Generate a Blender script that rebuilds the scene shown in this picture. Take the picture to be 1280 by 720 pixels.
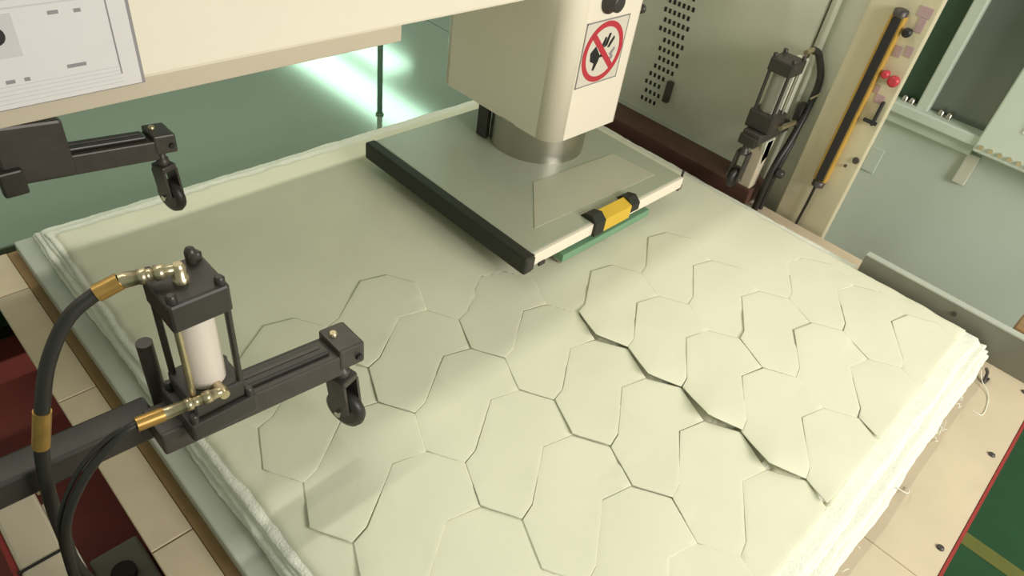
import bpy, bmesh, math, random
from mathutils import Vector, Matrix, noise

for o in list(bpy.data.objects): bpy.data.objects.remove(o, do_unlink=True)
scene = bpy.context.scene
COL = scene.collection
random.seed(7)
ZO = 0.95                      # height of the cloth surface above the floor; z below is counted from the cloth

# ------------------------------------------------------------------ camera
R0 = Vector((0.7080688985, -0.6940124326, 0.1303271975))      # image right
R1 = Vector((-0.3841993218, -0.5334822621, -0.7535167928))    # image down
R2 = Vector((0.5924772705, 0.4834701846, -0.6443813037))      # forward
cd = bpy.data.cameras.new('camera'); cam = bpy.data.objects.new('camera', cd); COL.objects.link(cam)
m = Matrix.Identity(4)
for i in range(3):
    m[i][0] = R0[i]; m[i][1] = -R1[i]; m[i][2] = -R2[i]
m[2][3] = 1.0 + ZO
cam.matrix_world = m
cd.sensor_width = 36.0; cd.lens = 877.245/1280*36.0; cd.clip_start = 0.02; cd.clip_end = 60
scene.camera = cam

# ------------------------------------------------------------------ world and lamps
w = bpy.data.worlds.new('hall_light'); scene.world = w; w.use_nodes = True
bg = w.node_tree.nodes['Background']
bg.inputs['Color'].default_value = (0.80, 0.90, 0.72, 1); bg.inputs['Strength'].default_value = 0.44
def area(name, loc, target, sx, sy, power, col):
    l = bpy.data.lights.new(name, 'AREA'); l.shape = 'RECTANGLE'; l.size = sx; l.size_y = sy
    l.energy = power; l.color = col
    o = bpy.data.objects.new(name, l); COL.objects.link(o)
    o.location = (loc[0], loc[1], loc[2]+ZO)
    d = Vector(target)-Vector(loc)
    o.rotation_euler = d.to_track_quat('-Z', 'Y').to_euler()
    return o
area('ceiling_lamp_rear', (0.9, 1.56, 2.3), (0.9, 0.4, 0), 3.2, 0.07, 30, (1.0, 0.98, 0.86))
area('ceiling_lamp_front', (1.25, -1.8, 1.2), (1.3, 0.9, 0.3), 1.4, 0.8, 74, (1.0, 0.95, 0.90))
scene.view_settings.view_transform = 'Standard'; scene.view_settings.look = 'None'
scene.view_settings.gamma = 1.0; scene.view_settings.use_curve_mapping = False
scene.view_settings.exposure = -0.24

# ------------------------------------------------------------------ materials
def lin(c):
    c = c/255.0
    return c/12.92 if c <= 0.04045 else ((c+0.055)/1.055)**2.4
MATS = {}
def mat(name, rgb, rough=0.5, metal=0.0, vary=0.08, scale=12.0, bump=0.0, bscale=200.0, coat=0.0, emit=0.0, spec=0.5):
    if name in MATS: return MATS[name]
    m = bpy.data.materials.new(name); m.use_nodes = True
    nt = m.node_tree; b = nt.nodes['Principled BSDF']
    c = [lin(v) for v in rgb]
    tc = nt.nodes.new('ShaderNodeTexCoord')
    if vary > 0:
        n = nt.nodes.new('ShaderNodeTexNoise'); n.inputs['Scale'].default_value = scale
        n.inputs['Detail'].default_value = 5; n.inputs['Roughness'].default_value = 0.6
        nt.links.new(tc.outputs['Object'], n.inputs['Vector'])
        r = nt.nodes.new('ShaderNodeValToRGB')
        r.color_ramp.elements[0].position = 0.3; r.color_ramp.elements[1].position = 0.7
        r.color_ramp.elements[0].color = tuple(v*(1-vary) for v in c)+(1,)
        r.color_ramp.elements[1].color = tuple(min(1, v*(1+vary)) for v in c)+(1,)
        nt.links.new(n.outputs['Fac'], r.inputs['Fac'])
        nt.links.new(r.outputs['Color'], b.inputs['Base Color'])
    else:
        b.inputs['Base Color'].default_value = tuple(c)+(1,)
    b.inputs['Roughness'].default_value = rough; b.inputs['Metallic'].default_value = metal
    b.inputs['Specular IOR Level'].default_value = spec
    if coat: b.inputs['Coat Weight'].default_value = coat; b.inputs['Coat Roughness'].default_value = 0.12
    if bump:
        n2 = nt.nodes.new('ShaderNodeTexNoise'); n2.inputs['Scale'].default_value = bscale; n2.inputs['Detail'].default_value = 4
        bp = nt.nodes.new('ShaderNodeBump'); bp.inputs['Strength'].default_value = bump; bp.inputs['Distance'].default_value = 0.002
        nt.links.new(tc.outputs['Object'], n2.inputs['Vector'])
        nt.links.new(n2.outputs['Fac'], bp.inputs['Height']); nt.links.new(bp.outputs['Normal'], b.inputs['Normal'])
    if emit:
        b.inputs['Emission Color'].default_value = tuple(c)+(1,); b.inputs['Emission Strength'].default_value = emit
    MATS[name] = m
    return m
CLOTH  = mat('cream_cloth', (226, 224, 200), 0.95, vary=0.03, scale=5, bump=0.12, bscale=260, spec=0.1)
FLEECE = mat('white_cloth_edge', (234, 234, 219), 1.0, vary=0.05, scale=60, bump=0.8, bscale=240, spec=0.05)
CREAM  = mat('cream_paint', (248, 237, 218), 0.35, vary=0.015, scale=3, coat=0.15)
CREAMD = mat('aged_cream_paint', (206, 192, 170), 0.45, vary=0.03, scale=4)
PLATEN = mat('grey_green_paint', (172, 177, 156), 0.3, vary=0.03, scale=6, coat=0.4)
PATCH = mat('pale_patch', (188, 186, 164), 0.4, vary=0.02, scale=6)
RUBBER = mat('black_rubber', (40, 42, 32), 0.6, vary=0.1, scale=40)
CHROME = mat('ground_steel', (190, 186, 174), 0.3, 1.0, vary=0.05, scale=8)
BLACK  = mat('black_paint', (54, 50, 46), 0.38, vary=0.12, scale=25)
DARK   = mat('worn_dark_metal', (74, 68, 64), 0.42, 0.25, vary=0.15, scale=30)
WHITE  = mat('white_plastic', (226, 214, 202), 0.3, vary=0.02)
HOSE   = mat('hose_rubber', (40, 38, 34), 0.45, vary=0.1, scale=60)
BRASS  = mat('brass', (190, 150, 84), 0.35, 0.7, vary=0.12, scale=50)
STEEL  = mat('zinc_fitting', (196, 182, 150), 0.3, 0.85, vary=0.12, scale=60)
BEIGE  = mat('beige_board', (204, 188, 160), 0.55, vary=0.06, scale=7, bump=0.05)
BEIGEL = mat('side_board', (206, 188, 160), 0.6, vary=0.07, scale=9, bump=0.05)
GREYP  = mat('grey_bed', (184, 188, 174), 0.45, vary=0.05, scale=10)
RED    = mat('red_trim', (150, 50, 46), 0.5, vary=0.1)
MAROON = mat('maroon_frame', (142, 66, 60), 0.5, vary=0.12, scale=6)
RUST   = mat('brown_plate', (92, 62, 52), 0.55, 0.1, vary=0.15, scale=14)
GREEN  = mat('green_floor_paint', (50, 92, 58), 0.3, vary=0.12, scale=3, spec=0.4)
TEAL   = mat('teal_sheet', (128, 146, 126), 0.10, vary=0.03, scale=2, coat=0.3)
WALLG  = mat('pale_green_paint', (206, 216, 200), 0.5, vary=0.05, scale=2.5)
PANEL  = mat('grey_panel_paint', (212, 212, 194), 0.45, vary=0.06, scale=3)
RAILM  = mat('rail_steel', (124, 122, 108), 0.45, 0.2, vary=0.06, scale=20)
YELLOW = mat('yellow_paint', (226, 186, 60), 0.45, vary=0.05)
YLINE  = mat('floor_line_paint', (128, 128, 62), 0.5, vary=0.1)
DIEG   = mat('die_green', (120, 160, 128), 0.5, vary=0.05)
GREYC  = mat('grey_cylinder', (158, 154, 142), 0.35, 0.2, vary=0.04)
POSTM  = mat('teal_post', (104, 138, 118), 0.4, vary=0.05)
GLASS  = mat('grey_glass', (112, 120, 110), 0.18, vary=0.03, spec=0.6)
DGREEN = mat('dark_green_panel', (58, 84, 64), 0.45, vary=0.06)
PAPER  = mat('poster_paper', (232, 226, 226), 0.35, vary=0.01)
INK    = mat('grey_ink', (150, 146, 148), 0.6, vary=0.05)
INKL   = mat('pale_print', (212, 208, 209), 0.6, vary=0.05)
INKD   = mat('black_ink', (36, 34, 34), 0.5, vary=0.0)
SREDM  = mat('sign_red', (196, 58, 70), 0.4, vary=0.0)
SIGNW  = mat('sign_white', (226, 216, 200), 0.4, vary=0.02)
LABELP = mat('label_pink', (178, 150, 150), 0.5, vary=0.1)
CURT   = mat('column_cream', (206, 197, 166), 0.45, vary=0.04, scale=5)
AMBER  = mat('amber_strip', (190, 150, 66), 0.4, vary=0.1, scale=30)
WOOD_SHADE   = mat('brown_wood_and_shade', (150, 118, 78), 0.6, vary=0.12, scale=20)  # wood of the loose block, and shadow tone of the strip beside the bed
TUBE   = mat('lamp_diffuser', (205, 255, 222), 0.5, vary=0.0, emit=14.0)
WALLB  = mat('hall_wall', (140, 150, 134), 0.7, vary=0.04, scale=1)
STICK  = mat('white_sticker', (245, 245, 238), 0.5, vary=0.0)

# ------------------------------------------------------------------ mesh helpers
ORG = {}
class MB:
    def __init__(s): s.v = []; s.f = []; s.sm = []
    def add(s, vs, fs, smooth=False):
        n = len(s.v); s.v += [Vector(p) for p in vs]
        for f in fs: s.f.append([i+n for i in f]); s.sm.append(smooth)
        return s
    def bm(s, b, smooth=False):
        b.verts.ensure_lookup_table()
        s.add([v.co.copy() for v in b.verts], [[v.index for v in f.verts] for f in b.faces], smooth); b.free()
        return s
    def box(s, x0, x1, y0, y1, z0, z1, bev=0.0, seg=2, tilt=None):
        b = bmesh.new(); bmesh.ops.create_cube(b, size=1)
        for v in b.verts:
            v.co = Vector(((x0+x1)/2+v.co.x*(x1-x0), (y0+y1)/2+v.co.y*(y1-y0), (z0+z1)/2+v.co.z*(z1-z0)))
        if bev: bmesh.ops.bevel(b, geom=b.edges[:], offset=bev, segments=seg, affect='EDGES', profile=0.5)
        if tilt:
            for v in b.verts: v.co.z += tilt[1]*(v.co.x-tilt[0])
        b.verts.index_update()
        return s.bm(b)
    def prism(s, pts, axis, a0, a1, bev=0.0, smooth=False):
        # pts in the two other axes (x,y for z / x,z for y / y,z for x)
        def P(p, a): return {'z': (p[0], p[1], a), 'y': (p[0], a, p[1]), 'x': (a, p[0], p[1])}[axis]
        b = bmesh.new()
        lo = [b.verts.new(P(p, a0)) for p in pts]; hi = [b.verts.new(P(p, a1)) for p in pts]
        n = len(pts); b.faces.new(lo[::-1]); b.faces.new(hi)
        for i in range(n): b.faces.new((lo[i], lo[(i+1) % n], hi[(i+1) % n], hi[i]))
        bmesh.ops.recalc_face_normals(b, faces=b.faces[:])
        if bev: bmesh.ops.bevel(b, geom=b.edges[:], offset=bev, segments=2, affect='EDGES', profile=0.5)
        b.verts.index_update()
        return s.bm(b, smooth)
    def cyl(s, p0, p1, r0, r1=None, n=24, caps=True):
        p0 = Vector(p0); p1 = Vector(p1); r1 = r0 if r1 is None else r1
        d = (p1-p0).normalized(); a = d.orthogonal().normalized(); c = d.cross(a)
        vs = []
        for p, r in ((p0, r0), (p1, r1)):
            vs += [p+(a*math.cos(2*math.pi*i/n)+c*math.sin(2*math.pi*i/n))*r for i in range(n)]
        s.add(vs, [[i, (i+1) % n, n+(i+1) % n, n+i] for i in range(n)], True)
        if caps: s.add(vs, [list(range(n))[::-1], list(range(n, 2*n))])
        return s
    def lathe(s, p0, axis, prof, n=24):
        p0 = Vector(p0); d = Vector(axis).normalized(); a = d.orthogonal().normalized(); c = d.cross(a)
        vs = []
        for t, r in prof:
            vs += [p0+d*t+(a*math.cos(2*math.pi*i/n)+c*math.sin(2*math.pi*i/n))*r for i in range(n)]
        fs = []
        for k in range(len(prof)-1):
            for i in range(n): fs.append([k*n+i, k*n+(i+1) % n, (k+1)*n+(i+1) % n, (k+1)*n+i])
        s.add(vs, fs, True)
        s.add(vs, [list(range(n))[::-1], list(range((len(prof)-1)*n, len(prof)*n))])
        return s
    def tube(s, pts, r, n=14, sub=8):
        pts = [Vector(p) for p in pts]; q = []
        P = [pts[0]*2-pts[1]]+pts+[pts[-1]*2-pts[-2]]
        for i in range(1, len(P)-2):
            for k in range(sub):
                t = k/sub; a, b, c, d = P[i-1], P[i], P[i+1], P[i+2]
                q.append(0.5*((2*b)+(c-a)*t+(2*a-5*b+4*c-d)*t*t+(3*b-a-3*c+d)*t**3))
        q.append(pts[-1])
        up = None; vs = []
        for i, p in enumerate(q):
            d = (q[min(i+1, len(q)-1)]-q[max(i-1, 0)]).normalized()
            if up is None: up = d.orthogonal().normalized()
            up = (up-d*up.dot(d)).normalized(); c = d.cross(up)
            vs += [p+(up*math.cos(2*math.pi*j/n)+c*math.sin(2*math.pi*j/n))*r for j in range(n)]
        fs = [[i*n+j, i*n+(j+1) % n, (i+1)*n+(j+1) % n, (i+1)*n+j] for i in range(len(q)-1) for j in range(n)]
        s.add(vs, fs, True); s.add(vs, [list(range(n))[::-1], list(range((len(q)-1)*n, len(q)*n))])
        return s
    def rotz(s, cx, cy, deg):
        c, q = math.cos(math.radians(deg)), math.sin(math.radians(deg))
        for v in s.v: v.x, v.y = cx+(v.x-cx)*c-(v.y-cy)*q, cy+(v.x-cx)*q+(v.y-cy)*c
        return s
    def build(s, name, material, parent=None, origin=None):
        if parent is not None: org = ORG[parent.name]
        elif origin is not None: org = Vector(origin)
        else:
            xs = [v.x for v in s.v]; ys = [v.y for v in s.v]; zs = [v.z for v in s.v]
            org = Vector(((min(xs)+max(xs))/2, (min(ys)+max(ys))/2, min(zs)))
        me = bpy.data.meshes.new(name)
        me.from_pydata([tuple(v-org) for v in s.v], [], s.f); me.update()
        me.polygons.foreach_set('use_smooth', s.sm)
        me.materials.append(material)
        o = bpy.data.objects.new(name, me); COL.objects.link(o); ORG[o.name] = org
        if parent is None: o.location = (org.x, org.y, org.z+ZO)
        else: o.parent = parent
        return o
def tag(o, label, cat, group=None):
    o['label'] = label; o['category'] = cat
    if group: o['group'] = group
    return o
def struct(o, label=None):
    o['kind'] = 'structure'
    if label: o['label'] = label
    return o
def thing(name, label, cat, loc, group=None):
    o = bpy.data.objects.new(name, None); COL.objects.link(o); o.empty_display_size = 0.05
    o.location = (loc[0], loc[1], loc[2]+ZO); ORG[o.name] = Vector(loc)
    return tag(o, label, cat, group)
def copy_tree(o, parent=None):
    c = o.copy(); COL.objects.link(c); c.parent = parent; ORG[c.name] = ORG[o.name].copy()
    for ch in [k for k in bpy.data.objects if k.parent == o]: copy_tree(ch, c)
    return c
def rrect(x0, x1, y0, y1, r, n=8):
    out = []
    for cx, cy, a0 in ((x1-r[0], y1-r[0], 0), (x0+r[1], y1-r[1], 90), (x0+r[2], y0+r[2], 180), (x1-r[3], y0+r[3], 270)):
        rr = r[len(out)//(n+1)]
        for k in range(n+1):
            a = math.radians(a0+90*k/n); out.append((cx+rr*math.cos(a), cy+rr*math.sin(a)))
    return out

# ------------------------------------------------------------------ setting
FL = -ZO
fl = struct(MB().box(-4, 9, -4, 9, FL-0.1, FL).build('floor', GREEN))
MB().box(2.115, 2.175, -4, 6, FL, FL+0.002).build('floor_line', YLINE, fl)
struct(MB().box(-4, 9, 9, 9.1, FL, FL+3.2).build('wall_back', WALLB))
wr = struct(MB().box(2.2, 2.3, -0.215, 1.70, FL, 1.3).build('wall_right', WALLG), 'pale green painted side wall behind the cutting table')
MB().box(2.196, 2.3, -0.24, -0.216, FL, -0.05, 0.003).build('corner_post', DARK, wr)
MB().box(2.193, 2.2, 0.46, 0.50, 0.02, 0.10, 0.002).build('raised_patch', WALLG, wr)
win = struct(MB().box(2.192, 2.2, 0.255, 0.415, 0.262, 0.95).build('window_1', GLASS), 'grey window pane in pale metal frame on the side wall')
MB().box(2.165, 2.2, 0.405, 0.438, 0.25, 0.95, 0.004).build('window_frame', WALLG, win)
MB().box(2.14, 2.2, 0.250, 0.545, 0.232, 0.262, 0.004).build('window_sill', WALLG, win)
MB().box(2.165, 2.2, 0.255, 0.545, 0.196, 0.232, 0.003).build('sill_rail', WALLG, win)
MB().box(2.188, 2.2, 0.438, 0.56, 0.262, 0.95).build('side_panel', DGREEN, win)
hf = MB().box(2.13, 2.2, -0.215, 0.252, 0.225, 0.95, 0.004).build('access_cover', WALLG, win)
for i in range(9):
    MB().cyl((2.13, 0.235-i*0.024, 0.243), (2.124, 0.235-i*0.024, 0.243), 0.006, n=8).build('screw', STEEL, hf)
MB().box(2.127, 2.13, 0.10, 0.172, 0.315, 0.46).build('sticker', STICK, hf)
MB().box(2.185, 2.2, 0.228, 0.262, 0.105, 0.196, 0.003).build('bracket', PANEL, win)
for y, z in ((0.372, 0.275), (0.35, 0.275), (0.455, 0.29), (0.475, 0.285)):
    MB().lathe((2.176, y, 0.262), (0, 0, 1), [(0, 0.009), (0.012, 0.008), (0.016, 0.004)], 10).build('latch_knob', CHROME, win)

# ------------------------------------------------------------------ cutting table
tb = thing('cutting_table', 'long cutting table with beige board borders carrying the white cloth stack', 'table', (0.9, 0.75, FL))
MB().box(0.13, 1.77, -0.10, 1.50, -0.75, -0.10).build('body', MAROON, tb)
ys = [-0.19, 0.42, 0.685, 1.06, 1.40, 1.54]
MB().box(0.092, 1.885, -0.185, 1.545, -0.10, -0.078).build('under_board', BEIGEL, tb)
for a, b in zip(ys[:-1], ys[1:]):
    MB().box(0.09, 0.154, a+0.0015, b-0.0015, -0.078, -0.068, 0.0015).build('border_board', BEIGEL, tb)
for a, b in ((0.206, 1.02), (1.02, 1.885)):
    MB().box(a, b-0.001, -0.19, -0.04, -0.078, -0.062, 0.0015).build('border_board', BEIGE, tb)
MB().box(0.09, 1.885, -0.196, -0.1905, -0.10, -0.061).build('red_edge', RED, tb)
MB().box(0.155, 0.206, -0.19, 1.54, -0.078, -0.070, 0.001).build('bed_shadow_strip', WOOD_SHADE, tb)  # brown strip added in place of the bed's shadow next to the boards
MB().box(0.173, 1.74, -0.055, 1.53, -0.070, -0.040, 0.003).build('grey_bed', GREYP, tb)
for x, y in ((1.424, -0.17), (1.11, -0.173), (1.69, -0.165), (0.82, -0.17)):
    MB().lathe((x, y, -0.062), (0, 0, 1), [(0, 0.007), (0.003, 0.006), (0.004, 0.003)], 12).build('screw', DARK, tb)
for x in (0.2, 1.7):
    for y in (-0.05, 1.42):
        MB().box(x-0.05, x+0.05, y-0.05, y+0.05, FL, -0.75, 0.005).build('leg', MAROON, tb)

# lower maroon frame, boxes on the left
fr = thing('machine_base', 'dark maroon machine base frame below the left table edge', 'machine base', (-0.1, 0.9, FL))
MB().box(-0.45, 0.125, 0.2, 1.70, FL, -0.42, 0.006).build('body', MAROON, fr)
MB().box(-0.45, 0.125, 1.70, 1.76, FL, -0.43, 0.006).build('end_plate', BLACK, fr)
MB().box(0.02, 0.11, 0.80, 0.93, -0.42, -0.36, 0.006).build('grey_block', GREYP, fr)
MB().cyl((0.06, 0.86, -0.36), (0.06, 0.86, -0.345), 0.022, n=16).build('block_plug', DARK, fr)
jb = thing('junction_box', 'cream metal junction box under the hoses by the left table edge', 'box', (-0.06, 0.75, -0.42))
MB().box(-0.063, -0.002, 0.40, 0.955, -0.42, -0.10, 0.005).build('body', CREAMD, jb)
MB().box(-0.066, 0.001, 0.793, 0.798, -0.12, -0.0985).build('lid_gap', INKD, jb)
MB().box(-0.072, -0.063, 0.40, 0.955, -0.42, -0.104, 0.002).build('side_strip', RED, jb)
MB().box(-0.002, 0.012, 0.40, 0.92, -0.42, -0.13, 0.003).build('side_channel', PANEL, jb)
MB().box(0.0, 0.025, 0.93, 0.945, -0.12, -0.09, 0.002).build('tab', STEEL, jb)

# ------------------------------------------------------------------ cloth stack
def hz(x, y):       # gentle waviness of the sheet
    v = 0.0035*noise.noise(Vector((x*3.1, y*3.1, 0.3)))+0.0016*noise.noise(Vector((x*9, y*9, 4.2)))
    return v
st = thing('cloth_stack', 'thick stack of cream white cloth layers with ragged edges on the table', 'cloth', (0.96, 0.72, -0.04))
def edge_noise(u, k, amp): return amp*(noise.noise(Vector((u*6, k*3.7, 1)))+0.5*noise.noise(Vector((u*21, k*5.1, 7)))+0.25*noise.noise(Vector((u*70, k*2, 3))))
def outline(x0, x1, y0, y1, k, amp, step=0.009, wide=0.0):
    pts = []
    n = int((x1-x0)/step)
    for i in range(n): x = x0+(x1-x0)*i/n; pts.append((x, y0+edge_noise(x, k, amp)))
    n = int((y1-y0)/step)
    for i in range(n):
        y = y0+(y1-y0)*i/n; pts.append((x1+(wide if y > 0.285 else 0)+edge_noise(y, k+11, amp*0.7), y))
    n = int((x1-x0+wide)/step)
    for i in range(n): x = x1+wide+(x0-x1-wide)*i/n; pts.append((x, y1+edge_noise(x, k+23, amp)))
    n = int((y1-y0)/step)
    for i in range(n): y = y1+(y0-y1)*i/n; pts.append((x0+edge_noise(y, k+31, amp), y))
    return pts
def layer(pts, z0, z1, curl=0.0, cx=0.95, cy=0.7):
    mb = MB(); n = len(pts); r = (z1-z0)
    def inset(d):
        return [(p[0]+(cx-p[0])/max(1e-6, math.hypot(cx-p[0], cy-p[1]))*d, p[1]+(cy-p[1])/max(1e-6, math.hypot(cx-p[0], cy-p[1]))*d) for p in pts]
    rings = [(inset(r*0.35), z0), (pts, z0+r*0.45), (inset(r*0.35), z1-r*0.1), (inset(r*1.3), z1), (inset(0.16), z1)]
    vs = []
    for q, z in rings:
        for i, p in enumerate(q):
            up = 0.0
            if p[1] < 0.0 and z > z0: up = curl*max(0.0, min(1.0, -(p[1]+0.03)/0.03))*(1+0.8*noise.noise(Vector((p[0]*7, z0*90, 2))))
            vs.append((p[0], p[1], z+up+(0.0015*noise.noise(Vector((p[0]*40, p[1]*40, z*50))) if z > z0 else 0)))
    fs = []
    for k in range(len(rings)-1):
        for i in range(n): fs.append([k*n+i, k*n+(i+1) % n, (k+1)*n+(i+1) % n, (k+1)*n+i])
    mb.add(vs, fs, True)
    return mb
NL = 5
specs = [(0.208, 1.708, -0.066, 1.525, 0.05), (0.214, 1.710, -0.060, 1.520, 0.045), (0.212, 1.708, -0.050, 1.505, 0.02),
         (0.222, 1.708, -0.034, 1.500, 0.0), (0.222, 1.706, -0.028, 1.480, 0.0)]
for k, (x0, x1, y0, y1, wd) in enumerate(specs):
    z0 = -0.040+k*0.0068
    layer(outline(x0, x1, y0, y1, k, 0.006, wide=wd), z0, z0+0.0072, 0.009 if k == 2 else 0.0).build('cloth_layer', FLEECE, st)

# lattice of the cut pieces: pitch PA along x, PB along y
PA, PB = 0.225, 0.1372
VA = (0.983, 0.333); VB = (0.947, 0.256); S1 = (0.889, 0.272); S2 = (0.789, 0.204)
def cell(i, j):
    ox, oy = i*PA, j*PB
    def q(p, dx=0, dy=0): return (p[0]+ox+dx*PA, p[1]+oy+dy*PB)
    # lower seam from A(left, one row down) to B(right); upper seam one row up
    low = [q(VA, -1, -1), q(S2), q(S1), q(VB)]
    up = [q(VA, -1, 0), q(S2, 0, 1), q(S1, 0, 1), q(VB, 0, 1)]
    return low+[q(VA)]+up[::-1]+[q(VB, -1, 0)]
cells = []
rows = {-2: (1, 4), -1: (-1, 4), 0: (-2, 3), 1: (-2, 2), 2: (-2, 2), 3: (-2, 0)}
for i, (j0, j1) in rows.items():
    for j in range(j0, j1+1): cells.append((i, j))
def clip(p, lim=0.008):
    out = []
    for a in range(len(p)):
        (x0, y0), (x1, y1) = p[a], p[(a+1) % len(p)]
        if y0 >= lim: out.append((x0, y0))
        if (y0 >= lim) != (y1 >= lim):
            t = (lim-y0)/(y1-y0); out.append((x0+(x1-x0)*t, lim))
    return out
def parea(p): return abs(sum(p[a][0]*p[(a+1) % len(p)][1]-p[(a+1) % len(p)][0]*p[a][1] for a in range(len(p))))/2 if len(p) > 2 else 0
polys = {}
for c in cells:
    p = cell(*c); q = clip(p)
    if parea(q) > 0.28*parea(p): polys[c] = q if len(q) != len(p) or min(v[1] for v in p) < 0.008 else p
FULL = {c: cell(*c) for c in cells}
polys = {c: p for c, p in polys.items() if min(q[0] for q in p) > 0.232 and max(q[0] for q in p) < 1.70 and min(q[1] for q in p) > -0.008}
def inside(p, x, y):
    r = False; n = len(p)
    for a in range(n):
        x0, y0 = p[a]; x1, y1 = p[(a+1) % n]
        if (y0 > y) != (y1 > y) and x < (x1-x0)*(y-y0)/(y1-y0)+x0: r = not r
    return r
bbs = {c: (min(q[0] for q in p), max(q[0] for q in p), min(q[1] for q in p), max(q[1] for q in p)) for c, p in polys.items()}
def in_any(x, y):
    for c, p in polys.items():
        b = bbs[c]
        if b[0] <= x <= b[1] and b[2] <= y <= b[3] and inside(p, x, y): return True
    return False
VLINES = []
for j in range(-2, 4):
    if (1, j) in polys:
        p = FULL[(1, j)]; VLINES += [(p[-2], p[-1])]+([(p[-1], p[0])] if j > -1 else [])
def near_v(x, y):
    for (a, b), (c, e) in VLINES:
        L = (c-a)**2+(e-b)**2; t = max(0, min(1, ((x-a)*(c-a)+(y-b)*(e-b))/L))
        if math.hypot(x-a-t*(c-a), y-b-t*(e-b)) < 0.014 and 0.08 < t < 0.999 and x > a+t*(c-a)-0.006: return True
    return False
# top sheet: grid with a falling edge; lowered under the cut pieces
X0, X1, Y0, Y1 = 0.232, 1.704, -0.004, 1.462
NX, NY = 190, 190
vs = []; fs = []
d = 0.006
for j in range(NY+1):
    for i in range(NX+1):
        u = i/NX; v = j/NY
        x = X0+(X1-X0)*u; y = Y0+(Y1-Y0)*v
        e = min(u, 1-u)*(X1-X0); f2 = min(v, 1-v)*(Y1-Y0); m_ = min(e, f2)
        wgt = max(0, 1-m_/0.05)
        yo = edge_noise(x, 50, 0.005)*(1-min(1, v*8)) + edge_noise(x, 60, 0.007)*(1-min(1, (1-v)*8))
        xo = edge_noise(y, 70, 0.007)*(1-min(1, u*8)) + edge_noise(y, 80, 0.004)*(1-min(1, (1-u)*8))
        z = hz(x, y)+0.003*wgt*noise.noise(Vector((x*22, y*22, 9)))
        if m_ < 1e-6: z = -0.011
        elif m_ < 0.009: z -= 0.002
        if y < 0.85 and in_any(x, y) and all(in_any(x+a*d, y+b*d) for a, b in ((1, 0), (-1, 0), (0, 1), (0, -1))): z -= 0.0019+(0.022 if near_v(x, y) else 0)
        vs.append((x+xo, y+yo, z))
for j in range(NY):
    for i in range(NX):
        a = j*(NX+1)+i; fs.append([a, a+1, a+NX+2, a+NX+1])
MB().add(vs, fs, True).build('top_sheet', CLOTH, st)
# cut pieces
random.seed(11)
LIFT = {(1, 0): 0.019, (1, 1): 0.013, (1, -1): 0.017, (1, 2): 0.013, (1, 3): 0.007, (1, -2): 0.016, (2, -2): 0.006, (-2, 1): 0.006}
for c, p in polys.items():
    cx = sum(q[0] for q in p)/len(p); cy = sum(q[1] for q in p)/len(p)
    # shrink along edge normals for the knife gap
    dense = []
    n = len(p)
    for a in range(n):
        x0, y0 = p[a]; x1, y1 = p[(a+1) % n]; L = math.hypot(x1-x0, y1-y0); k = max(2, int(L/0.012))
        for t in range(k): dense.append((x0+(x1-x0)*t/k, y0+(y1-y0)*t/k))
    g = random.uniform(0.0001, 0.0006)
    rz = math.radians(random.uniform(-0.8, 0.8)); tx = random.uniform(-0.010, 0.010); ty = random.uniform(-0.010, 0.010); up = random.uniform(0.0, 0.0010)
    curl = [random.uniform(-0.5, 1.0)*0.0022 for _ in range(4)]
    lift = LIFT.get(c, 0.0); bl = FULL[c][-1]          # left tip of the piece
    def place(x, y, s, edge):
        dx, dy = (x-cx)*s, (y-cy)*s
        ex = dx*math.cos(rz)-dy*math.sin(rz); ey = dx*math.sin(rz)+dy*math.cos(rz)
        X, Y = cx+ex, cy+ey
        r2 = min(1.0, (ex/0.12)**2+(ey/0.07)**2)
        z = hz(X, Y)+0.0006+up+ex*tx+ey*ty
        z += curl[(0 if ex > 0 else 1)+(0 if ey > 0 else 2)]*r2*r2
        if lift:
            dd = math.hypot(X-bl[0], (Y-bl[1])*0.9)
            t = max(0, 1-dd/0.125); z += lift*t**1.7*1.1
        return X, Y, z
    N = len(dense); mb = MB(); vs = []
    per = 0.11
    for s, dz in ((1-g/per, -0.0012), (1-g/per, -0.0002), (1-g/per-0.02, 0.0), (0.82, 0), (0.6, 0), (0.35, 0)):
        for x, y in dense:
            X, Y, z = place(x, y, s, 0); vs.append((X, Y, z+dz))
    X, Y, z = place(cx, cy, 0, 0); vs.append((X, Y, z))
    fs = []
    for k in range(5):
        for a in range(N): fs.append([k*N+a, k*N+(a+1) % N, (k+1)*N+(a+1) % N, (k+1)*N+a])
    for a in range(N): fs.append([5*N+a, 5*N+(a+1) % N, 6*N])
    mb.add(vs, fs, True)
    # underside of the piece
    n0 = len(mb.v)
    low = [(v[0], v[1], v[2]-(0.0 if q_ < N else 0.0012)) for q_, v in enumerate(vs)]
    low = low[:N]+low[3*N:]
    fs = []
    for k in range(3):
        for a in range(N): fs.append([(k+1)*N+a, (k+1)*N+(a+1) % N, k*N+(a+1) % N, k*N+a])
    for a in range(N): fs.append([3*N+(a+1) % N, 3*N+a, 4*N])
    mb.add(low, fs, True)
    mb.build('cut_panel', CLOTH, st)
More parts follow.
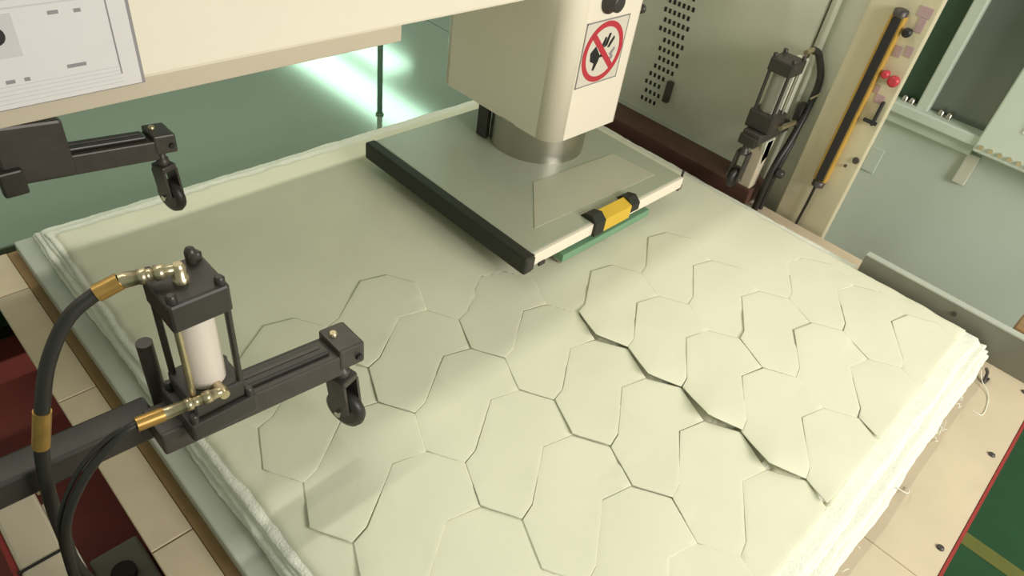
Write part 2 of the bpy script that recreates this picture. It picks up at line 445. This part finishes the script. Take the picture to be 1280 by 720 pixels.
# loose threads along the near edge
thr = MB()
for _ in range(12):
    x = random.uniform(0.7, 1.68); y = -0.066+random.uniform(-0.003, 0.003); z = -0.036
    q = [(x, y, z)]
    for k in range(3):
        x += random.uniform(-0.012, 0.012); y -= random.uniform(-0.001, 0.006); z = max(-0.058, z-random.uniform(-0.004, 0.012)); q.append((x, y, z))
    thr.tube(q, 0.0008, 4, 3)
for q in ([(1.66, -0.06, -0.03), (1.63, -0.08, -0.05), (1.60, -0.11, -0.06), (1.53, -0.12, -0.061), (1.52, -0.10, -0.061)],
          [(1.14, -0.065, -0.03), (1.16, -0.083, -0.045), (1.18, -0.085, -0.055), (1.19, -0.078, -0.06)]):
    thr.tube(q, 0.0011, 5, 6)
t_ = thr.build('loose_threads', FLEECE, st); t_['kind'] = 'stuff'
MB().tube([(1.645, -0.075, -0.03), (1.655, -0.083, -0.045), (1.635, -0.088, -0.058), (1.66, -0.092, -0.06)], 0.0035, 8, 5).build('dark_tie', DARK, st)

# ------------------------------------------------------------------ press beam
bmx = thing('press_beam', 'cream painted press beam spanning above the cloth', 'machine', (0.9, 1.2, FL))
b_ = MB().box(-0.6, 1.93, 1.02, 1.42, 0.505, 1.0, 0.006).build('beam_body', CREAM, bmx)
MB().box(-0.6, 0.81, 1.026, 1.10, 0.474, 0.506, 0.002).build('lower_rail', CREAMD, bmx)
MB().box(-0.6, -0.47, 1.05, 1.40, FL, 0.51, 0.004).build('post', CREAM, bmx)
po = thing('notice_board', 'white printed notice sheet in a thin grey frame on the beam', 'notice', (0.2, 1.018, 0.505))
MB().box(-0.08, 0.339, 1.010, 1.020, 0.504, 0.80, 0.002).build('backing', INK, po)
pp = MB().box(-0.08, 0.3335, 1.008, 1.012, 0.5065, 0.80, 0.001).build('paper', PAPER, po)
MB().box(0.100, 0.200, 1.0072, 1.0085, 0.572, 0.625).build('photo_print', INKL, pp)
MB().lathe((0.176, 1.0078, 0.600), (0, -1, 0), [(0, 0.012), (0.0014, 0.0115)], 16).build('photo_dark_spot', INKD, pp)
MB().box(0.3085, 0.3100, 1.0072, 1.0085, 0.525, 0.78).build('frame_line', INK, pp)
for x0, x1, z in ((0.245, 0.268, 0.546), (0.155, 0.162, 0.5395), (0.172, 0.182, 0.5395), (0.193, 0.199, 0.5395), (0.24, 0.252, 0.617), (0.27, 0.278, 0.6155)):
    MB().box(x0, x1, 1.0072, 1.0085, z, z+0.0045).build('printed_word', INK, pp)
tx = MB()
for k in range(5): tx.box(0.10, 0.3085, 1.0074, 1.0085, 0.5135+k*0.0055, 0.5141+k*0.0055)
for k in range(6): tx.box(0.15, 0.3085, 1.0074, 1.0085, 0.63+k*0.01, 0.632+k*0.01)
tx.build('printed_rules', INKL, pp)['kind'] = 'stuff'

# ------------------------------------------------------------------ press head with platen
hd = thing('press_head', 'cream press head with polished ram and wide grey platen over the cloth', 'press', (1.34, 1.1, 0.035))
hs = MB().prism(rrect(1.213, 1.472, 0.95, 1.36, (0.03, 0.03, 0.05, 0.012)), 'z', 0.168, 1.05, 0).build('housing', CREAM, hd)
for p in hs.data.polygons: p.use_smooth = len(p.vertices) == 4 and abs(p.normal.z) < 0.5 and p.area < 0.03
MB().lathe((1.34, 1.10, 0.075), (0, 0, 1), [(0, 0.130), (0.095, 0.130)], 48).build('ram', CHROME, hd)
MB().box(1.216, 1.234, 1.175, 1.21, 0.079, 0.169, 0.003).build('gap_block', BLACK, hd)  # small black block set in the dark gap beside the ram
MB().lathe((1.333, 0.95, 0.503), (0, -1, 0), [(0, 0.03), (0.006, 0.03), (0.010, 0.022), (0.028, 0.02), (0.03, 0.016)], 24).build('knob', DARK, hd)
MB().lathe((1.472, 0.965, 0.455), (1, 0, 0), [(0, 0.006), (0.012, 0.006), (0.012, 0.011), (0.022, 0.011)], 12).build('side_bolt', DARK, hd)
# warning sign
SX, SZ, HW = 1.344, 0.382, 0.078
sg = MB().box(SX-HW, SX+HW, 0.9480, 0.9505, SZ-HW, SZ+HW).build('warning_sign', SIGNW, hd)
bd = MB()
for a in ((SX-HW, SX+HW, SZ+HW-0.003, SZ+HW), (SX-HW, SX+HW, SZ-HW, SZ-HW+0.003), (SX-HW, SX-HW+0.003, SZ-HW, SZ+HW), (SX+HW-0.003, SX+HW, SZ-HW, SZ+HW)):
    bd.box(a[0], a[1], 0.9474, 0.9485, a[2], a[3])
bd.build('sign_border', INK, sg)
rg = MB(); n = 48; vs = []; ro, ri = 0.073, 0.060
for yy in (0.9468, 0.9485):
    for r in (ro, ri):
        vs += [(SX+r*math.cos(2*math.pi*i/n), yy, SZ+r*math.sin(2*math.pi*i/n)) for i in range(n)]
fs = []
for i in range(n):
    k = (i+1) % n
    fs += [[i, k, n+k, n+i], [i, 2*n+i, 2*n+k, k], [n+i, n+k, 3*n+k, 3*n+i]]
rg.add(vs, fs); rg.build('red_ring', SREDM, sg)
sl = MB(); c, s = math.cos(math.radians(-45)), math.sin(math.radians(-45))
q = [(-0.064, -0.007), (0.064, -0.007), (0.064, 0.007), (-0.064, 0.007)]
sl.prism([(SX+x*c-z*s, SZ+x*s+z*c) for x, z in q], 'y', 0.9462, 0.9485); sl.build('red_slash', SREDM, sg)
hand = MB()
def hp(pts): hand.prism([(SX+x, SZ+z) for x, z in pts], 'y', 0.9470, 0.9485)
hp([(-0.046, 0.004), (-0.030, 0.018), (-0.018, 0.004), (-0.008, -0.008), (-0.012, -0.022), (-0.022, -0.042), (-0.028, -0.040), (-0.026, -0.024), (-0.042, -0.016)])   # palm and arm
hp([(-0.012, 0.004), (0.000, 0.012), (0.006, 0.034), (0.000, 0.036), (-0.008, 0.018)])
hp([(0.002, 0.010), (0.012, 0.014), (0.020, 0.042), (0.012, 0.042), (0.004, 0.020)])
hp([(0.014, 0.008), (0.022, 0.008), (0.036, 0.028), (0.032, 0.034), (0.020, 0.020)])
hp([(-0.010, -0.012), (0.002, -0.012), (0.010, -0.004), (0.006, 0.002), (-0.006, -0.004)])
hand.build('hand_symbol', INKD, sg)
fg = MB()
for pts in ([(0.026, -0.010), (0.034, -0.016), (0.046, 0.000), (0.042, 0.006)], [(0.018, -0.028), (0.028, -0.034), (0.044, -0.020), (0.040, -0.012)]):
    fg.prism([(SX+x, SZ+z) for x, z in pts], 'y', 0.9472, 0.9485)
fg.build('finger_symbol', INK, sg)
# platen
PT, PBz = 0.078, 0.044
pl = MB().box(0.965, 1.545, 0.75, 1.318, PBz, PT, 0.003).build('platen', PLATEN, hd)
MB().box(0.968, 1.543, 0.742, 0.7505, PBz+0.002, PT-0.001, 0.001).build('edge_strip', CREAM, pl)
MB().prism([(1.036, 0.81), (1.482, 0.795), (1.468, 0.93), (1.174, 0.948)], 'z', PT, PT+0.0016).build('raised_patch', PATCH, pl)  # thin raised patch, paler than the platen
rb = MB().box(0.936, 0.966, 0.738, 1.322, 0.034, 0.080, 0.005).build('rubber_bumper', RUBBER, pl)
MB().box(0.943, 0.9662, 0.7375, 0.7395, 0.04, 0.074, 0.001).build('bumper_cap', BLACK, rb)
# striped marker block folded over the front edge
MB().prism([(0.735, 0.046), (0.735, 0.082), (0.765, 0.0905), (0.775, PT), (0.742, PT), (0.742, 0.046)], 'x', 1.205, 1.305).build('marker_block', YELLOW, pl)
MB().prism([(0.7345, 0.044), (0.7345, 0.080), (0.752, 0.095), (0.775, 0.089), (0.785, PT), (0.742, PT), (0.742, 0.044)], 'x', 1.168, 1.2045).build('marker_end', RUBBER, pl)
MB().prism([(0.7345, 0.06), (0.7345, 0.080), (0.752, 0.095), (0.775, 0.089), (0.785, PT), (0.742, PT), (0.742, 0.06)], 'x', 1.3055, 1.338).build('marker_end', RUBBER, pl)
for x, y in ((1.549, 0.752), (1.549, 1.20)):
    c_ = MB().cyl((x, y, 0.03), (x, y, 0.092), 0.0035, n=10).build('corner_clip', BLACK, pl)
    MB().box(x-0.007, x+0.007, y-0.007, y+0.007, 0.036, 0.05, 0.002).build('clip_foot', RUST, c_)
MB().box(0.985, 1.005, 0.738, 0.744, 0.038, 0.048, 0.001).build('front_clip', BLACK, pl)
de = thing('cutting_die', 'pale green cutting die lying under the platen front edge', 'die', (1.25, 1.0, 0.003))
MB().box(1.065, 1.40, 0.735, 1.20, 0.014, 0.034, 0.002).build('die_board', DIEG, de)
for k in range(2):
    MB().box(1.075+k*0.155, 1.235+k*0.155, 0.745, 0.748, 0.003, 0.016).build('knife_rule', CHROME, de)
MB().box(1.39, 1.393, 0.745, 1.19, 0.003, 0.016).build('knife_rule', CHROME, de)
MB().box(1.072, 1.075, 0.745, 1.19, 0.003, 0.016).build('knife_rule', CHROME, de)

# ------------------------------------------------------------------ roller clamps
def make_clamp(label, hoses=True):
    """near-left clamp in place; front face of the arm at y=.62"""
    T = (0.43, -0.10)
    r = thing('roller_clamp', label, 'clamp', (0.21, 0.65, -0.068), 'roller clamps along the table edges')
    arm = MB().box(0.135, 0.398, 0.620, 0.672, 0.180, 0.222, 0.003, tilt=T).build('arm', DARK, r)
    MB().box(0.18, 0.385, 0.632, 0.662, 0.222, 0.230, 0.003, tilt=T).build('arm_slide', BLACK, arm)
    MB().box(0.20, 0.375, 0.644, 0.650, 0.230, 0.2315, 0.0005, tilt=T).build('slide_groove', DARK, arm)
    tip = MB().box(0.392, 0.436, 0.618, 0.676, 0.192, 0.234, 0.004, tilt=T).build('arm_tip', DARK, r)
    MB().lathe((0.405, 0.655, 0.234), (0, 0, 1), [(0, 0.007), (0.006, 0.007), (0.008, 0.005)], 8).build('bolt', STEEL, tip)
    MB().lathe((0.424, 0.6185, 0.210), (0, -1, 0), [(0, 0.006), (0.005, 0.005)], 10).build('bolt', INKD, tip)
    # base arm to the left, carried by a foot on the table border
    MB().box(-0.20, 0.15, 0.670, 0.712, 0.190, 0.232, 0.004, tilt=(0.15, -0.05)).build('base_arm', BLACK, r)
    MB().box(-0.20, -0.12, 0.67, 0.712, -0.42, 0.215, 0.004).build('foot', BLACK, r)
    MB().cyl((0.166, 0.700, 0.20), (0.166, 0.700, 0.330), 0.0100, n=18).build('guide_pin', DARK, r)
    # swivel caster at the tip
    YAW = (0.408, 0.640, 16)
    fk = MB().lathe((0.408, 0.640, 0.196), (0, 0, -1), [(0, 0.008), (0.02, 0.008), (0.022, 0.012), (0.035, 0.013), (0.04, 0.010)], 16)
    sh = [(0.616, 0.092), (0.622, 0.150), (0.634, 0.160), (0.648, 0.160), (0.658, 0.150), (0.650, 0.090), (0.634, 0.080)]
    for x0 in (0.3905, 0.4205): fk.prism(sh, 'x', x0, x0+0.005)
    fk.box(0.391, 0.425, 0.622, 0.658, 0.148, 0.163, 0.004)
    fk.rotz(*YAW).build('caster_fork', DARK, r)
    wh = MB().lathe((0.397, 0.634, 0.086), (1, 0, 0), [(0, 0.026), (0.003, 0.034), (0.011, 0.037), (0.019, 0.034), (0.022, 0.026)], 32).rotz(*YAW).build('caster_wheel', HOSE, r)
    MB().cyl((0.386, 0.634, 0.088), (0.430, 0.634, 0.088), 0.006, n=12).rotz(*YAW).build('axle', CHROME, wh)
    if not hoses:
        MB().box(0.13, 0.245, 0.612, 0.70, 0.185, 0.300, 0.006, tilt=T).build('clamp_block', DARK, r)
        MB().box(0.12, 0.160, 0.60, 0.62, 0.20, 0.25, 0.004).build('block_lug', BLACK, r)
        return r
    # air cylinder
    cx, cy = 0.208, 0.634
    def base(z): return z
    bs = MB().box(cx-0.044, cx+0.044, cy-0.040, cy+0.044, 0.238, 0.270, 0.004).build('cylinder_base', BLACK, r)
    MB().box(cx-0.034, cx+0.034, cy-0.034, cy+0.036, 0.270, 0.300, 0.004).build('base_flange', BLACK, bs)
    cyb = MB().cyl((cx, cy, 0.298), (cx, cy, 0.425), 0.0235, n=32).build('cylinder_tube', WHITE, r)
    MB().box(cx-0.035, cx+0.035, cy-0.035, cy+0.035, 0.418, 0.458, 0.004).build('cylinder_cap', BLACK, r)
    for sx in (-1, 1):
        for sy in (-1, 1):
            rd = MB().cyl((cx+sx*0.029, cy+sy*0.029, 0.295), (cx+sx*0.029, cy+sy*0.029, 0.42), 0.0042, n=10).build('tie_rod', STEEL if (sx, sy) == (-1, -1) else BLACK, r)
            MB().lathe((cx+sx*0.027, cy+sy*0.027, 0.458), (0, 0, 1), [(0, 0.006), (0.008, 0.006), (0.010, 0.004)], 6).build('tie_nut', BLACK, rd)
            MB().lathe((cx+sx*0.036, cy+sy*0.034, 0.270), (0, 0, 1), [(0, 0.006), (0.010, 0.006), (0.012, 0.004)], 6).build('base_nut', BLACK, bs)
    MB().lathe((cx+0.020, cy+0.024, 0.458), (0, 0, 1), [(0, 0.0065), (0.014, 0.007), (0.019, 0.005), (0.021, 0.002)], 14).build('vent_plug', BLACK, r)
    # fittings
    e1 = MB().lathe((cx-0.004, cy+0.0, 0.458), (0, 0, 1), [(0, 0.009), (0.006, 0.009), (0.007, 0.007), (0.020, 0.008), (0.024, 0.005)], 14).build('elbow_fitting', STEEL, r)
    e2 = MB().lathe((cx+0.002, cy-0.020, 0.300), (0, -1, 0.1), [(0.0, 0.007), (0.012, 0.007), (0.016, 0.009), (0.026, 0.006)], 14).build('elbow_fitting', STEEL, r)
    if hoses:
        A = Vector((cx-0.006, cy, 0.476)); B = Vector((0.149, 0.652, 0.472)); D = (B-A)
        f = MB()
        f.lathe(A, D, [(0, 0.006), (0.012, 0.006), (0.012, 0.009), (0.022, 0.009), (0.022, 0.007), (0.030, 0.007), (0.030, 0.009), (0.038, 0.009), (0.038, 0.008), (D.length-0.004, 0.009), (D.length, 0.0085)], 14)
        f.build('hose_fitting', STEEL, e1)
        C = Vector((0.125, 0.656, 0.464))
        MB().lathe(B, C-B, [(0, 0.0098), ((C-B).length, 0.0098)], 16).build('brass_collar', BRASS, e1)
        h = MB().tube([B, C, (0.092, 0.655, 0.446), (0.061, 0.65, 0.404), (0.039, 0.645, 0.350), (0.0235, 0.645, 0.296), (0.010, 0.645, 0.215), (0.004, 0.645, 0.13), (0.002, 0.64, 0.05), (0.03, 0.62, -0.10), (0.045, 0.60, -0.24), (0.045, 0.59, -0.418)], 0.0078).build('hose', HOSE, r)
        MB().cyl((0.0385, 0.645, 0.348), (0.0238, 0.645, 0.298), 0.0092, n=16).build('brass_collar', BRASS, h)
        A = Vector((0.207, 0.592, 0.308)); B = Vector((0.141, 0.600, 0.308)); D = B-A
        f = MB()
        f.lathe(A, D, [(0, 0.006), (0.012, 0.007), (0.012, 0.008), (0.022, 0.008), (0.022, 0.006), (0.034, 0.006), (0.034, 0.008), (0.042, 0.008), (0.042, 0.007), (D.length, 0.008)], 14)
        f.build('hose_fitting', STEEL, e2)
        C = Vector((0.111, 0.602, 0.310))
        MB().lathe(B, C-B, [(0, 0.0088), ((C-B).length, 0.0088)], 16).build('brass_collar', BRASS, e2)
        MB().tube([B, C, (0.091, 0.602, 0.304), (0.050, 0.602, 0.272), (0.014, 0.602, 0.214), (-0.001, 0.605, 0.140), (-0.004, 0.605, 0.05), (0.022, 0.60, -0.06), (0.04, 0.57, -0.24), (0.04, 0.56, -0.418)], 0.0052).build('hose', HOSE, r)
        MB().tube([C, (0.086, 0.606, 0.307), (0.046, 0.61, 0.276), (0.010, 0.61, 0.216), (-0.004, 0.615, 0.140), (-0.008, 0.61, 0.04), (0.022, 0.60, -0.08), (0.026, 0.56, -0.24), (0.026, 0.55, -0.418)], 0.0030).build('air_line', HOSE, r)
    return r
c1 = make_clamp('black roller clamp with white air cylinder and two black hoses at the left')
c2 = make_clamp('black roller clamp arm reaching out from under the beam at upper left', False)
c2.location = (c1.location.x+0.042, c1.location.y+0.705, c1.location.z)

# right-hand clamp, seen from behind the cloth
def right_clamp():
    r = thing('roller_clamp', 'roller clamp with upright air cylinder before the grey panel on the right', 'clamp', (1.85, 0.69, -0.05), 'roller clamps along the table edges')
    cx, cy = 1.805, 0.690
    MB().box(1.80, 1.84, cy-0.03, cy+0.01, -0.006, 0.15, 0.004).build('foot', CREAMD, r)
    a = MB().box(1.745, 1.92, cy-0.028, cy+0.028, 0.150, 0.180, 0.004).build('arm', DARK, r)
    MB().box(1.738, 1.775, cy-0.022, cy+0.030, 0.138, 0.168, 0.004).build('arm_tip', BLACK, a)
    MB().prism([(1.79, 0.15), (1.845, 0.15), (1.835, 0.09), (1.81, 0.075)], 'y', cy-0.03, cy-0.02).build('gusset', PANEL, r)
    bs = MB().box(cx-0.045, cx+0.03, cy-0.038, cy+0.038, 0.180, 0.232, 0.005).build('cylinder_base', BLACK, r)
    MB().cyl((cx-0.01, cy, 0.23), (cx-0.01, cy, 0.345), 0.024, n=28).build('cylinder_tube', GREYC, r)
    MB().box(cx-0.045, cx+0.028, cy-0.034, cy+0.034, 0.340, 0.378, 0.005).build('cylinder_cap', BLACK, r)
    for sx, sy in ((-1, -1), (-1, 1), (1, -1), (1, 1)):
        rd = MB().cyl((cx-0.01+sx*0.027, cy+sy*0.027, 0.23), (cx-0.01+sx*0.027, cy+sy*0.027, 0.345), 0.0045, n=10).build('tie_rod', CHROME if (sx, sy) == (1, -1) else BLACK, r)
        MB().lathe((cx-0.01+sx*0.027, cy+sy*0.027, 0.378), (0, 0, 1), [(0, 0.006), (0.008, 0.006), (0.010, 0.004)], 6).build('tie_nut', BLACK, rd)
    MB().box(1.845, 1.905, cy-0.012, cy+0.02, 0.18, 0.36, 0.003).build('guide_plate', PANEL, r)
    MB().cyl((cx+0.03, cy-0.02, 0.392), (cx+0.072, cy-0.02, 0.392), 0.007, n=12).build('hose_fitting', STEEL, r)
    MB().cyl((cx+0.0, cy-0.045, 0.196), (cx+0.075, cy-0.05, 0.196), 0.007, n=12).build('hose_fitting', STEEL, r)
    MB().box(1.90, 1.93, cy-0.05, cy-0.03, 0.19, 0.24, 0.003).build('valve', BLACK, r)
    MB().cyl((1.905, cy-0.055, 0.262), (1.932, cy-0.065, 0.275), 0.003, n=8).build('valve_pin', STEEL, r)
    MB().tube([(cx+0.07, cy-0.02, 0.392), (1.905, cy-0.03, 0.375), (1.93, cy-0.05, 0.31), (1.92, cy-0.055, 0.23), (1.88, cy-0.06, 0.15), (1.845, cy-0.06, 0.09), (1.83, cy-0.06, 0.03), (1.825, cy-0.06, -0.07)], 0.0095).build('hose', HOSE, r)
    MB().tube([(cx+0.072, cy-0.05, 0.196), (1.90, cy-0.058, 0.175), (1.87, cy-0.065, 0.11), (1.85, cy-0.065, 0.02), (1.85, cy-0.065, -0.07)], 0.0085).build('hose', HOSE, r)
    MB().lathe((1.842, cy-0.075, 0.06), (0, -1, 0), [(0, 0.013), (0.014, 0.013), (0.018, 0.008)], 14).build('clamp_knob', BLACK, r)
    fk = MB().lathe((1.752, cy+0.005, 0.14), (0, 0, -1), [(0, 0.009), (0.02, 0.009), (0.022, 0.013), (0.03, 0.013)], 14)
    for y0 in (cy-0.013, cy+0.018):
        fk.prism([(1.735, 0.03), (1.742, 0.115), (1.764, 0.118), (1.768, 0.11), (1.762, 0.028)], 'y', y0, y0+0.005)
    fk.build('caster_fork', DARK, r)
    wh = MB().lathe((1.748, cy-0.005, 0.036), (0, 1, 0), [(0, 0.022), (0.003, 0.029), (0.009, 0.031), (0.015, 0.029), (0.018, 0.022)], 26).build('caster_wheel', HOSE, r)
    MB().cyl((1.748, cy-0.018, 0.036), (1.748, cy+0.027, 0.036), 0.005, n=10).build('axle', CHROME, wh)
    return r
right_clamp()

# ------------------------------------------------------------------ right side of the machine
tag(MB().box(1.795, 1.90, 0.652, 1.26, -0.055, -0.006, 0.002).build('steel_strip', RUST), 'rust brown steel strip along the far table edge', 'plate')
pc = thing('side_cabinet', 'grey machine side cabinet with rows of dark vent slots', 'cabinet', (2.05, 1.0, FL))
MB().box(1.935, 2.19, 0.702, 1.70, FL, 1.15, 0.003).build('body', PANEL, pc)
MB().box(1.942, 2.19, 0.60, 0.698, FL, 1.15, 0.003).build('narrow_panel', PANEL, pc)
MB().box(1.91, 1.936, 0.72, 1.68, -0.03, -0.012, 0.002).build('base_lip', GREYP, pc)
vt = MB()
for k in range(13):
    for j in range(6):
        y = 1.168-j*0.017-(0.008 if k % 2 else 0); z = 0.03+k*0.029
        if k < 4 and j > 3: continue
        if k >= 4 and j == 0 and k < 8: continue
        vt.box(1.9335, 1.936, y-0.0045, y+0.0045, z-0.007, z+0.007, 0.001, 1)
vt.build('vent_slots', INKD, pc)['kind'] = 'stuff'
MB().box(1.918, 1.936, 1.065, 1.085, 0.055, 0.125, 0.003).build('handle', DARK, pc)
MB().cyl((1.930, 0.675, -0.05), (1.930, 0.675, 1.1), 0.007, n=12).build('conduit', PANEL, pc)

cc = thing('control_column', 'cream control column with yellow black safety light strip and push buttons', 'control panel', (2.0, 0.49, FL))
MB().box(1.90, 1.925, 0.438, 0.595, -0.18, 1.15, 0.004).build('body', CURT, cc)
MB().box(1.90, 1.96, 0.46, 0.555, FL, -0.18, 0.004).build('pedestal', PANEL, cc)
lc = MB().box(1.878, 1.90, 0.494, 0.530, 0.075, 0.535, 0.003).build('light_curtain', AMBER, cc)
MB().box(1.872, 1.879, 0.501, 0.522, 0.080, 0.530, 0.001).build('lens_strip', INKD, lc)
for z in (0.540, 0.066): MB().lathe((1.888, 0.512, z), (0, 0, 1), [(-0.008, 0.017), (0.006, 0.017), (0.009, 0.012)], 16).build('end_cap', DARK, lc)
MB().tube([(1.888, 0.516, 0.06), (1.886, 0.516, 0.0), (1.888, 0.52, -0.1), (1.892, 0.52, -0.16)], 0.004).build('cable', HOSE, lc)
for y, z, rr, mt in ((0.478, 0.505, 0.011, INKD), (0.455, 0.392, 0.014, SREDM), (0.480, 0.400, 0.010, SREDM)):
    MB().lathe((1.90, y, z), (-1, 0, 0), [(0, rr*0.7), (0.012, rr*0.7), (0.012, rr), (0.020, rr), (0.023, rr*0.6)], 16).build('push_button', mt, cc)
for y, z, a, b, mt in ((0.465, 0.555, 0.016, 0.012, LABELP), (0.462, 0.525, 0.009, 0.016, LABELP), (0.482, 0.455, 0.009, 0.013, LABELP), (0.458, 0.463, 0.009, 0.012, LABELP), (0.486, 0.355, 0.007, 0.010, LABELP), (0.470, 0.335, 0.012, 0.011, LABELP)):
    MB().box(1.898, 1.9005, y-a, y+a, z-b, z+b, 0.0005).build('button_label', mt, cc)
sw = MB().box(1.885, 1.90, 0.452, 0.459, 0.270, 0.335, 0.002).build('key_switch', INKD, cc)
MB().box(1.883, 1.889, 0.444, 0.480, 0.274, 0.284, 0.002).build('key', INKD, sw)
for y, z, rr in ((0.452, 0.165, 0.009), (0.470, 0.14, 0.004)):
    MB().lathe((1.90, y, z), (-1, 0, 0), [(0, rr), (0.006, rr*0.9)], 12).build('screw', DARK, cc)

rl = thing('guide_rail', 'grey steel angle rail along the right edge of the cloth', 'rail', (1.73, 0.0, -0.062))
MB().box(1.722, 1.728, -0.9, 0.282, -0.062, 0.032, 0.001).build('upright_flange', RAILM, rl)
MB().box(1.722, 1.742, -0.9, 0.282, 0.032, 0.037, 0.001).build('top_flange', GREYP, rl)
MB().cyl((1.722, 0.045, 0.008), (1.719, 0.045, 0.008), 0.006, n=12).build('bolt', DARK, rl)
MB().box(1.722, 1.76, -0.9, -0.86, FL, -0.0625, 0.003).build('support', RAILM, rl)
tag(MB().box(1.86, 1.94, -0.20, -0.075, -0.062, -0.02, 0.004).build('wooden_block', WOOD_SHADE), 'small brown wooden block beside the grey rail', 'block')

# ------------------------------------------------------------------ rear sheet and post
rt = thing('outfeed_table', 'shiny teal outfeed table surface behind the cloth stack', 'table', (0.7, 2.6, FL))
MB().box(-1.2, 1.93, 1.61, 5.0, -0.125, -0.10, 0.004).build('table_top', TEAL, rt)
MB().box(1.932, 3.6, 1.74, 5.0, -0.125, -0.10, 0.002).build('side_leaf', TEAL, rt)
for x in (-1.1, 1.85, 3.5):
    for y in (1.72, 4.9): MB().box(x-0.03, x+0.03, y-0.03, y+0.03, FL, -0.125, 0.003).build('leg', PANEL, rt)
gp = thing('guard_post', 'thin teal guard post standing on the outfeed table', 'post', (1.262, 1.70, -0.10))
MB().cyl((1.262, 1.70, -0.095), (1.262, 1.70, 0.9), 0.0085, n=14).build('tube', POSTM, gp)
MB().lathe((1.262, 1.70, -0.10), (0, 0, 1), [(0, 0.013), (0.005, 0.013), (0.006, 0.010)], 16).build('base_plate', POSTM, gp)
for lab, x0, x1, y0, y1 in (('long ceiling light mirrored in the outfeed table', 3.15, 3.52, 3.9, 6.2), ('second ceiling light beyond the long one', 3.75, 4.05, 4.95, 6.4)):
    cl = thing('ceiling_light', lab, 'light', ((x0+x1)/2, (y0+y1)/2, 1.55), 'ceiling lights behind the machine')
    MB().box(x0-0.03, x1+0.03, y0-0.03, y1+0.03, 1.605, 1.68, 0.01).build('housing', WHITE, cl)
    MB().box(x0, x1, y0, y1, 1.58, 1.606).build('diffuser', TUBE, cl)
    for y in (y0+0.3, y1-0.3): MB().cyl(((x0+x1)/2, y, 1.68), ((x0+x1)/2, y, 2.25), 0.008, n=8).build('hanger', PANEL, cl)
